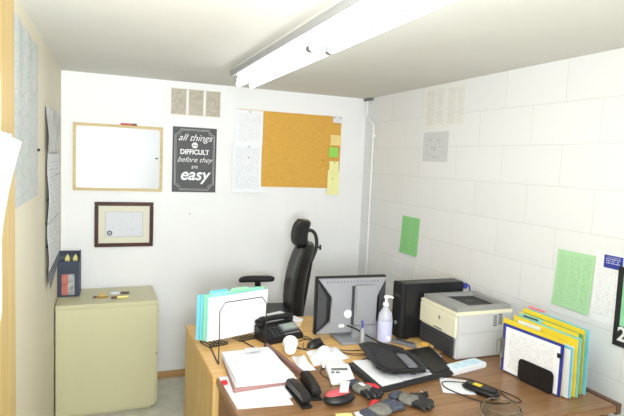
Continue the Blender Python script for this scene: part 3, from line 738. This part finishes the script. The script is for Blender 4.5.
# ------------------------------------------------------------ desk phone
t = thing('desk_phone', 'black desk telephone with a grey display beside the file sorter', 'telephone', (1.10, -1.435, D), math.radians(17))
g = G(); g.prism([(-.07, .0005), (.06, .0005), (.06, .075), (.035, .078), (-.07, .026)], -.112, .112, 'x', bev=.004)
g.build('base', 'black', t)
inc = math.atan2(.052, .105)
mt_ = T(0, -.07, .026) @ Matrix.Rotation(inc, 4, 'X')
G().box(.0, .10, .034, .085, .0005, .012, .003, mt_).build('display_hood', 'silver_dark', t)
G().box(.012, .088, .041, .078, .0122, .0135, 0, mt_).build('display', 'lcd', t)
for r in range(4):
    for c in range(3): G().box(-.07+c*.026, -.052+c*.026, .012+r*.019, .024+r*.019, .0005, .006, .0015, mt_).build('key', 'charcoal', t)
g = G()
for c in range(5): g.box(.005+c*.019, .018+c*.019, .015, .024, .0005, .005, 0, mt_)
g.build('softkey_strip', 'silver_dark', t)
hs = G().tube([(-.105, .03, .088), (-.08, .038, .097), (0, .04, .10), (.08, .038, .097), (.105, .03, .088)], .017, 12, rs=[.023, .019, .015, .015, .019, .023]).build('handset', 'black', t, smooth=True)
for sx in (-1, 1): G().cyl((sx*.09, .035, .0785), (sx*.09, .035, .09), .024, 16).build('ear_cap', 'black', hs, smooth=True)
# paper stack behind the phone
for k in range(4):
    dz = .0005+k*.0082; a_ = math.radians(14+k*3)
    m = T(1.165+k*.004, -1.195, D+dz) @ RZ(a_)
    lab = ['lowest booklet of the white stack behind the black telephone', 'second lowest booklet of the stack behind the black telephone', 'third booklet of the stack behind the black telephone', 'topmost printed booklet of the stack behind the black telephone'][k]
    g = G().box(-.105, .105, -.1, .1, 0, .0072, .001, m)
    if k == 3: g.sheet(m @ Vector((-.1, -.085, .0082)), m @ Vector((.1, -.085, .0082)), m @ Vector((.1, .085, .0082)), m @ Vector((-.1, .085, .0082)), .0006)
    tag(g.build('booklet', ('paper', 'tan_note', 'paper', 'paper_text')[k]), lab, 'booklet', 'booklets behind the telephone')

# ------------------------------------------------------------ papers on the left of the brown desk
def flat(name, label, cat, pts, z, mat, group=None, th=.0008, fn=None, nu=8, nv=8):
    """sheet lying on the desk; pts bl, br, tr, tl in plan"""
    g = G(); g.sheet(*[(p[0], p[1], z+(p[2] if len(p) > 2 else 0)) for p in pts], th, nu, nv, fn); return tag(g.build(name, mat, smooth=True), label, cat, group)
pg = 'sheets in the paper pile at the left of the desk'
flat('paper_sheet', 'loose white sheet on the walnut desk under the pink folder', 'paper', [(.705, -2.150), (.915, -2.175), (.93, -1.87), (.700, -1.842)], D+.0014, 'paper', pg)
flat('paper_sheet', 'second loose white sheet under the pink folder', 'paper', [(.735, -2.135), (.93, -2.12), (.95, -1.86), (.72, -1.85)], D+.0029, 'paper', pg)
t = tag(G().prism([(.722, -2.02), (.985, -2.0), (1.0, -1.67), (.757, -1.65)], D+.0042, D+.009, 'z').build('folder', 'mauve'), 'pinkish folder under the pile of white papers at the left', 'folder')
t = tag(G().prism([(.724, -2.015), (.965, -2.0), (.98, -1.675), (.757, -1.66)], D+.0095, D+.018, 'z').build('folder', 'mauve'), 'thick mauve pink folder directly beneath the white paper pile', 'folder')
zz = D+.0188
for k in range(7):
    r = random.uniform(-.05, .05); cx, cy = .868+random.uniform(-.008, .008), -1.825+random.uniform(-.01, .01)
    m = T(cx, cy, 0) @ RZ(r+.02)
    pts = [m @ Vector(q) for q in ((-.132, -.182, 0), (.112, -.182, 0), (.114, .165, 0), (-.108, .165, 0))]
    lab = 'topmost crumpled white sheet of the paper pile by the file sorter' if k == 6 else ['lowest', 'second lowest', 'third lowest', 'middle', 'third from top', 'second from top'][k]+' white sheet in the pile on the pink folder'
    flat('paper_sheet', lab, 'paper', pts, zz+k*.0026, 'paper_faint' if k == 6 else 'paper', pg, .0018, (lambda u, v: .003+.006*max(0, math.sin(u*5)*math.sin(v*6))) if k == 6 else None)
flat('paper_slip', 'small torn white slip lying on top of the paper pile', 'paper', [(.85, -1.72), (.92, -1.73), (.925, -1.66), (.86, -1.66)], zz+.0245, 'paper', pg, .0008, lambda u, v: .012*u*(1-v)+.003)
t = thing('red_tab', 'small red tab marker sticking out of the pink folder', 'tab', (.718, -1.925, D+.0042))
G().box(-.022, .0, -.012, .012, .0, .012, .002).build('flag', 'red', t)
t = tag(G().box(-.012, .012, -.19, .19, 0, .02, .003, T(1.02, -1.735, D+.0005) @ RZ(.12)).build('binder_spine', 'mauve_brown'), 'long mauve binder lying between the paper pile and the crumpled tissues', 'binder')

# ------------------------------------------------------------ crumpled tissues and foam cup
def crumple(name, label, pts, z, seed, amp=.02, cat='tissue', mat='paper'):
    rnd = random.Random(seed); ph = [rnd.uniform(0, 6) for _ in range(6)]
    def fn(u, v):
        e = min(u, 1-u, v, 1-v)*4
        return .002+amp*min(1, e)*(.5+.25*math.sin(u*9+ph[0]+v*4)+.25*math.sin(v*11+ph[1]-u*5))
    g = G(); g.sheet(*[(p[0], p[1], z) for p in pts], .0012, 14, 14, fn); return tag(g.build(name, mat, smooth=True), label, cat, 'crumpled white tissues')
crumple('tissue', 'crumpled white tissue spreading towards the computer mouse', [(1.132, -1.845), (1.335, -1.80), (1.33, -1.67), (1.165, -1.662)], D+.0015, 3, .045)
crumple('tissue', 'crumpled white tissue beside the staplers', [(1.055, -1.885), (1.125, -1.89), (1.128, -1.72), (1.07, -1.71)], D+.0015, 5, .03)
t = thing('foam_cup', 'white foam cup lying on its side by the telephone', 'cup', (1.085, -1.66, D+.0365), 0)
t.rotation_euler = (math.radians(92), 0, math.radians(160))
G().lathe([(.026, -.045), (.036, .045), (.038, .047), (.034, .046), (.024, -.041), (.001, -.041)], 24, cap=False).build('cup', 'white', t, smooth=True)
G().lathe([(.0265, -.046), (.0265, -.043)], 24).build('cup_bottom', 'white', t)

# ------------------------------------------------------------ computer mouse and cables
t = thing('computer_mouse', 'black computer mouse in front of the monitor', 'computer mouse', (1.24, -1.60, D), .5)
G().ell((0, 0, .004), (.055, .031, .034), fn=lambda c: Vector((c.x, c.y, max(c.z, -.0035)))).build('shell', 'black', t, smooth=True)
G().cyl((.03, -.004, .029), (.03, .004, .029), .008, 12).build('wheel', 'charcoal', t)
def cable(label, pts, r=.0025, mat='black', cat='cable', name='cable', grp=None):
    return tag(G().tube([(p[0], p[1], (p[2] if len(p) > 2 else D)+r+.0006) for p in pts], r, 8).build(name, mat, smooth=True), label, cat, grp)
cable('black mouse lead looping beside the telephone', [(1.27, -1.555), (1.24, -1.5), (1.18, -1.52), (1.15, -1.60), (1.19, -1.66), (1.17, -1.62), (1.20, -1.54)], .002)
cable('black cord curling from the telephone towards the mouse', [(1.235, -1.44), (1.26, -1.50), (1.22, -1.585, D+.0), (1.165, -1.63), (1.13, -1.58), (1.14, -1.53)], .0022)
cable('thick black monitor cable hanging to the desk beside the bottle', [(1.44, -1.545, D+.07), (1.475, -1.60, D+.06), (1.50, -1.64, D+.045), (1.55, -1.70, D+.02), (1.62, -1.735, D+.006), (1.65, -1.77, D)], .0042)
cable('thin black cable running left along the monitor base', [(1.44, -1.72, D), (1.38, -1.71, D), (1.30, -1.66, D), (1.285, -1.56, D), (1.22, -1.47, D), (1.20, -1.42)], .0025)
cable('brown twine cord crossing the desk in front of the monitor base', [(1.31, -1.66), (1.35, -1.735), (1.42, -1.765), (1.45, -1.80)], .002, 'edge')
cable('second brown cord running beside the twine in front of the monitor', [(1.325, -1.72), (1.37, -1.77), (1.43, -1.785), (1.44, -1.83)], .002, 'edge')
cable('black cord curling over the desk between tissues and calculator', [(1.19, -1.875), (1.14, -1.90), (1.13, -1.95), (1.14, -2.01), (1.12, -2.07)], .002)
cable('black cord looped behind the calculator towards the binder', [(1.15, -1.895, D+.004), (1.17, -1.85, D+.004), (1.22, -1.815, D), (1.29, -1.83, D)], .002)
t = thing('cable_wrap', 'pale roll of wrapped cable standing on the monitor base', 'cable wrap', (1.475, -1.655, D+.012), .2)
g = G(); g.cyl((0, 0, .0), (.008, .012, .075), .016, 16, .012); g.build('roll', 'silver', t, smooth=True)
G().tube([(.008, .012, .07), (.01, .016, .09), (.012, .024, .11)], .005, 8).build('plug_tip', 'blue', t, smooth=True)

# ------------------------------------------------------------ staplers
def stapler(name, label, x, y, rz, L):
    t = thing(name, label, 'stapler', (x, y, D), rz, 'staplers in front of the paper pile')
    G().box(-L/2, L/2, -.021, .021, .0005, .012, .003).build('base', 'black', t)
    g = G(); g.prism([(-L/2, .014), (L/2-.005, .022), (L/2-.002, .036), (L/2-.03, .05), (-.02, .052), (-L/2+.01, .044), (-L/2-.003, .028)], -.0175, .0175, 'y', bev=.004); g.build('arm', 'black', t)
    G().box(-L/2+.02, L/2-.03, -.0095, .0095, .0122, .0205, .001).build('magazine', 'charcoal', t)
stapler('stapler', 'black stapler nearer the paper pile, left of the pair', .952, -2.125, math.radians(-90), .20)
stapler('stapler', 'black stapler nearer the calculator, right of the pair', 1.025, -2.07, math.radians(-97), .21)

# ------------------------------------------------------------ calculator and things round it
t = thing('calculator', 'white desk calculator with a grey display', 'calculator', (1.195, -1.99, D), math.radians(-14))
Lx, Ly = .052, .082
G().prism([(-Ly, .0005), (Ly, .0005), (Ly, .03), (Ly-.03, .032), (-Ly, .014)], -Lx, Lx, 'x', bev=.003).build('case', 'white', t)
inc = math.atan2(.018, 2*Ly-.03); m_ = T(0, -Ly, .0142) @ Matrix.Rotation(inc, 4, 'X')
G().box(-.036, .036, .094, .112, .0005, .0025, 0, m_).build('display', 'lcd_dark', t)
for r in range(4):
    for c in range(4): G().box(-.042+c*.022, -.026+c*.022, .012+r*.019, .025+r*.019, .0003, .004, .001, m_).build('key', 'silver_dark' if r == 3 and c < 2 else 'white', t)
t = thing('receipt_pad', 'small white pad just behind the white calculator', 'notepad', (1.222, -1.865, D), -.1)
G().box(-.058, .05, -.018, .035, .0005, .018, .002).build('pad', 'paper', t)
t = thing('rounded_case', 'black case with a red top below the calculator', 'case', (1.085, -2.215, D), .15)
G().ell((0, 0, .022), (.068, .045, .022), n=20, fn=lambda c: Vector((c.x, c.y, max(c.z, -.0212)))).build('case_body', 'black', t, smooth=True)
G().ell((0, .008, .034), (.054, .032, .0165), n=20).build('lid', 'coral', t, smooth=True)
flat('paper_strip', 'narrow white paper strip draped from the calculator over the red case', 'paper strip', [(1.075, -2.235, .052), (1.107, -2.245, .052), (1.195, -2.09, .022), (1.163, -2.075, .022)], D+.003, 'paper', None, .001, lambda u, v: .01*math.sin(v*PI))

# work gloves with red trim
def glove(name, label, x, y, rz, mat_f, curl, tabs):
    t = thing(name, label, 'glove', (x, y, D+.003), rz, 'grey work gloves'); t.scale = (.84, .84, .84)
    def sq(c): return Vector((c.x*(1+.12*math.sin(c.y*60)), c.y, max(c.z, -.0135)+.002*math.sin(c.x*120)))
    G().ell((0, 0, .0145), (.062, .05, .02), n=24, fn=sq).build('palm', 'glove_grey', t, smooth=True)
    G().box(-.10, -.05, -.038, .038, .001, .026, .009, seg=3).build('cuff', 'glove_slate', t, smooth=True)
    for k, (yy, L) in enumerate(((-.036, .052), (-.012, .068), (.013, .064), (.036, .048))):
        G().tube([(.035, yy*.85, .016), (.07, yy, .02), (.05+L*.7, yy*1.12, .024-curl*.3), (.05+L, yy*1.15, .0125)], .0105, 10, rs=[.013, .012, .0115, .009]).build('finger', mat_f, t, smooth=True)
    G().tube([(-.02, .04, .014), (.01, .062, .018), (.04, .072, .013)], .012, 10, rs=[.014, .012, .010]).build('thumb', 'red' if tabs else mat_f, t, smooth=True)
    if tabs and curl > .009: G().box(-.02, .015, -.012, .008, .034, .0362, .0005).build('white_label', 'white', t)
    return t
glove('work_glove', 'grey work glove with red thumb tucked against the open binder', 1.22, -2.15, math.radians(-78), 'black_matte', .01, True)
glove('work_glove', 'grey work glove lying flat at the bottom centre of the desk', 1.20, -2.335, math.radians(14), 'glove_slate', .008, True)
glove('work_glove', 'grey work glove with black fingers below the open binder', 1.35, -2.295, math.radians(-62), 'black_matte', .012, False)
t = thing('binder_clip', 'small black binder clip lying beside the right work glove', 'clip', (1.44, -2.26, D), .4)
G().prism([(-.012, .0005), (.012, .0005), (.003, .02), (-.003, .02)], -.016, .016, 'x').build('clip_body', 'black', t)
G().tube([(-.008, .0, .018), (-.012, .012, .03), (.012, .012, .03), (.008, 0, .018)], .0012, 6, False).build('wire_handle', 'metal', t)

# ------------------------------------------------------------ open black binder with papers
t = thing('binder', 'black zip binder lying open in the middle of the desk', 'binder', (1.50, -2.0, D))
poly = [(-.228, .10), (-.222, -.188), (.205, -.11), (.285, .2), (-.05, .165)]
g = G(); g.prism(poly, .0005, .021, 'z', bev=.005); g.build('cover', 'binder', t)
g = G(); g.tube([(-.226, -.19, .0105), (.207, -.112, .0105), (.288, .2, .0105)], .004, 6, False); g.build('zip', 'slot', t)
g = G(); g.prism([(.09, -.115), (.19, -.095), (.26, .17), (.12, .15)], .0213, .0255, 'z', bev=.002); g.build('inner_pad', 'black', t)
def pl(z, pts): return [(1.5+p[0], -2+p[1]) for p in pts]
flat('paper_sheet', 'white sheet lying at the left in the open black binder', 'paper', pl(0, [(-.200, -.168), (-.085, -.148), (-.07, .11), (-.195, .12)]), D+.0225, 'paper', 'sheets in the binder')
flat('paper_sheet', 'white sheet with bluish print at the right in the open black binder', 'paper', pl(0, [(-.083, -.147), (.075, -.12), (.07, .12), (-.07, .11)]), D+.0235, 'paper', 'sheets in the binder')
t = thing('pen', 'slim dark pen lying across the white sheets in the binder', 'pen', (1.415, -1.98, D+.0245), math.radians(-68))
G().cyl((-.1, 0, .004), (.06, 0, .004), .0038, 10).build('barrel', 'charcoal', t, smooth=True); G().cyl((.06, 0, .004), (.075, 0, .004), .0038, 10, .001).build('tip', 'metal', t)
# black device lid lying tilted on the binder
t = thing('equipment_lid', 'black plastic lid with a grey panel lying tilted on the binder', 'lid', (1.49, -1.97, D+.0265), 0)
out = [(-.095, .20), (-.155, -.08), (-.145, -.125), (-.115, -.155), (.03, -.18), (.05, -.165), (.095, .0), (.055, .135), (-.04, .22)]
g = G()
b = bmesh.new(); rings = []
for sc, z in ((.90, .012), (1.0, .022), (1.0, .03), (.93, .034), (.86, .028), (.80, .024)):
    rings.append([b.verts.new((p[0]*sc, p[1]*sc, z)) for p in out])
n = len(out)
for a_, c_ in zip(rings, rings[1:]):
    for i in range(n): b.faces.new((a_[i], a_[(i+1) % n], c_[(i+1) % n], c_[i]))
b.faces.new(rings[0][::-1]); b.faces.new(rings[-1]); g.merge(b); g.build('shell', 'black', t)
g = G(); g.prism([(-.02, -.125), (.022, -.13), (.05, .01), (.012, .03)], .0245, .033, 'z', bev=.002); g.build('panel', 'silver_dark', t)
g = G(); g.prism([(-.12, -.07), (-.1, -.115), (-.03, -.125), (.005, .03), (.02, .10), (-.06, .15)], .0242, .0262, 'z'); g.build('inset', 'slot', t)
for x, y in ((-.09, -.10), (.0, -.13), (-.06, .13), (.06, .02)): G().cyl((x, y, .0), (x, y, .0115), .014, 12).build('foot', 'charcoal', t)
g = G(); g.cyl((.035, -.172, .026), (.042, -.186, .026), .006, 10); g.build('silver_tip', 'silver', t)

# ------------------------------------------------------------ bits by the tower foot
t = thing('remote', 'grey plastic ruler like handset at the foot of the tower', 'remote', (1.70, -1.705, D), math.radians(-60))
G().box(-.07, .07, -.022, .022, .0005, .018, .004).build('case', 'silver_dark', t)
g = G()
for k in range(5): g.box(-.05+k*.02, -.038+k*.02, -.012, .012, .018, .0195)
g.build('button_row', 'charcoal', t)
t = thing('tape_roll', 'roll of tan tape lying between tower and binder', 'tape', (1.768, -1.775, D+.0005), 0)
G().lathe([(.028, 0), (.046, 0), (.046, .02), (.028, .02), (.028, 0)], 24, cap=False).build('tape', 'tape', t, smooth=True)
G().lathe([(.0255, 0), (.0278, 0), (.0278, .02), (.0255, .02), (.0255, 0)], 24, cap=False).build('core', 'cork', t, smooth=True)
g = tag(G().prism([(1.716, -1.915), (1.782, -1.905), (1.813, -1.74), (1.765, -1.72)], D+.0008, D+.0025, 'z').build('paper_card', 'paper'), 'white card lying in front of the printer tray', 'card')
cable('white cable lying across the desk behind the equipment lid', [(1.48, -1.72), (1.55, -1.71), (1.62, -1.745), (1.66, -1.80, D), (1.70, -1.815, D)], .003, 'white')

# ------------------------------------------------------------ right front: box, note, adapter, jar
t = thing('small_box', 'flat white and pale blue carton in front of the printer', 'box', (1.795, -2.062, D), math.radians(11))
G().box(-.115, .105, -.036, .036, .0005, .024, .002).build('carton', 'paper', t)
G().sheet((-.105, -.03, .0246), (.1, -.03, .0246), (.1, .03, .0246), (-.105, .03, .0246), .0004).build('printed_top', printed('pale blue print', (206, 228, 238), (120, 160, 190), 6, 8, .5, .1, .6), t)
G().box(.106, .1065, -.03, .03, .004, .02).build('end_label', 'cyan', t)
flat('note_paper', 'white note paper under the thin black cord', 'note', [(1.535, -2.255), (1.655, -2.315), (1.70, -2.19), (1.615, -2.115)], D+.0014, 'paper', None, .0008, lambda u, v: .002+.004*u*v)
t = thing('power_adapter', 'black power adapter with a yellow label', 'adapter', (1.685, -2.305, D), math.radians(-70))
g = G(); g.box(-.078, .075, -.03, .03, .0005, .032, .012, seg=3); g.build('case', 'black', t, smooth=True)
G().box(-.035, .0, -.013, .013, .0322, .0332).build('yellow_label', 'yellow', t)
G().cyl((.05, -.012, .0322), (.05, -.012, .0336), .009, 14).build('cable_socket', 'slot', t)
cable('thin black adapter cord looping over the note paper', [(1.665, -2.225, D+.015), (1.60, -2.17, D+.004), (1.57, -2.22, D+.004), (1.59, -2.30, D+.004), (1.64, -2.375, D), (1.70, -2.405, D), (1.745, -2.41, D)], .0024)
cable('black adapter cord arching towards the carton and back right', [(1.61, -2.14, D), (1.665, -2.125, D), (1.72, -2.16, D), (1.755, -2.22, D), (1.775, -2.29, D), (1.80, -2.37, D), (1.79, -2.42, D), (1.76, -2.40, D), (1.77, -2.32, D)], .0022)
t = thing('glass_jar', 'round clear glass jar at the bottom edge of the picture', 'jar', (1.635, -2.478, D+.0005)); t.scale = (1.42, 1.42, .5)
G().lathe([(.04, 0), (.052, .006), (.055, .03), (.053, .055), (.047, .062), (.047, .068), (.044, .068), (.044, .062), (.049, .054), (.051, .03), (.048, .01), (.002, .006)], 28, cap=False).build('jar', 'glass', t, smooth=True)
G().tube([(.0455*math.cos(i*PI/8), .0455*math.sin(i*PI/8), .0705) for i in range(16)], .0018, 8, True, True).build('rim', 'glass', t, smooth=True)

# ------------------------------------------------------------ right sorter, clipboard and folders
base = Vector((1.985, -2.27, D)); a2 = math.atan2(-.316, .026)      # +x local runs towards the viewer along the wall
t = thing('file_holder', 'black metal file holder gripping the clipboard and folders', 'file holder', base, a2)
def holderplate(y):
    r = .02; pts = [(-.09, .012), (.09, .012), (.09, .098-r)]
    for cx, s in ((.09-r, 0), (-.09+r, 90)):
        for i in range(6): an = math.radians(s+90*i/5); pts.append((cx+r*math.cos(an), .098-r+r*math.sin(an)))
    return pts
M2 = T(*base) @ RZ(a2)
for q in (-.034, .112): G().prism(holderplate(0), q, q+.003, 'y', T(.045, 0, 0)).build('end_plate', 'black', t)
g = G(); g.box(-.03, .12, -.034, .115, .0005, .004); g.box(-.03, .12, -.034, -.031, .004, .0125); g.box(-.03, .12, .112, .115, .004, .0125); g.build('base_plate', 'black', t)
def P2(x, y, z): return M2 @ Vector((x, y, z))
t = thing('clipboard', 'royal blue clipboard on its side with a filled form', 'clipboard', base+Vector((0, 0, .0045)), a2)
G().box(-.155, .165, -.0225, -.0195, .0, .218, .001, T(0, 0, 0)).build('board', 'blue', t)
G().sheet((-.135, -.0245, .004), (.150, -.0245, .004), (.150, -.0245, .206), (-.135, -.0245, .206), .0012).build('form', 'paper_text', t)
cl = G().box(-.16, -.138, -.030, -.0226, .06, .15, .002).build('clip', 'metal', t)
G().tube([(-.162, -.028, .075), (-.172, -.034, .075), (-.172, -.034, .135), (-.162, -.028, .135)], .003, 8, False).build('clip_lever', 'metal', cl)
G().box(.138, .158, -.0262, -.0247, .158, .178, .001).build('corner_mark', 'black', t)
fd = [(-.014, -.165, .16, .240, 'yellow', 'yellow folder right behind the blue clipboard', 0),
      (-.004, -.150, .185, .212, 'paper', 'white sheet just behind the nearest yellow folder', 0),
      (.006, -.150, .19, .220, 'cyan', 'light blue folder nearest the clipboard in the right holder', 0),
      (.016, -.140, .185, .222, 'paper', 'white sheet between the two light blue folders', 0),
      (.030, -.145, .19, .252, 'yellow', 'yellow folder with a white label in the middle of the right holder', 1),
      (.042, -.130, .195, .256, 'teal', 'teal folder with a dark labelled tab in the right holder', 2),
      (.056, -.140, .17, .268, 'yellow', 'yellow folder behind the teal one in the right holder', 0),
      (.070, -.120, .18, .266, 'green_folder', 'green folder in the right holder', 0),
      (.084, -.140, .18, .282, 'yellow', 'yellow folder furthest back in the right holder', 0),
      (.098, -.125, .19, .284, 'cyan', 'light blue folder furthest back near the wall', 3)]
for k, (y, xa, xb, h, mt, lab, ex) in enumerate(fd):
    t = thing('folder' if mt != 'paper' else 'paper_sheet', lab, 'folder' if mt != 'paper' else 'paper', P2(0, y, .0045), a2, 'folders in the right holder')
    g = G(); g.sheet((xa, 0, .0), (xb, 0, 0), (xb-.004, .0, h-.012), (xa, .0, h), .003, 6, 3, lambda u, v: .0015*math.sin(u*6+k))
    g.build('cover', mt, t)
    if ex == 1: G().box(xa+.03, xa+.15, -.0045, -.0018, h-.03, h-.014).build('name_label', 'paper', t)
    if ex == 2:
        g = G().box(xa+.01, xa+.13, -.0012, .0012, h-.002, h+.012); tb = g.build('tab', 'teal', t); G().box(xa+.03, xa+.11, -.0025, -.0013, h, h+.008).build('tab_label', 'charcoal', tb)
    if ex == 3: G().box(xa+.0, xa+.09, -.001, .001, h-.001, h+.011).build('tab', 'pink', t)

t = thing('wrapper', 'crumpled white and yellow wrapper at the bottom edge near the red case', 'wrapper', (1.075, -2.32, D), 0)
G().sheet((-.05, -.03, .002), (.01, -.04, .002), (.02, .02, .002), (-.04, .03, .002), .001, 8, 8, lambda u, v: .012*math.sin(u*PI)*math.sin(v*PI)).build('yellow_half', 'yellow_note', t, smooth=True)
G().sheet((.022, -.04, .002), (.07, -.03, .002), (.07, .02, .002), (.032, .02, .002), .001, 8, 8, lambda u, v: .012*math.sin(u*PI)*math.sin(v*PI)).build('white_half', 'paper', t, smooth=True)
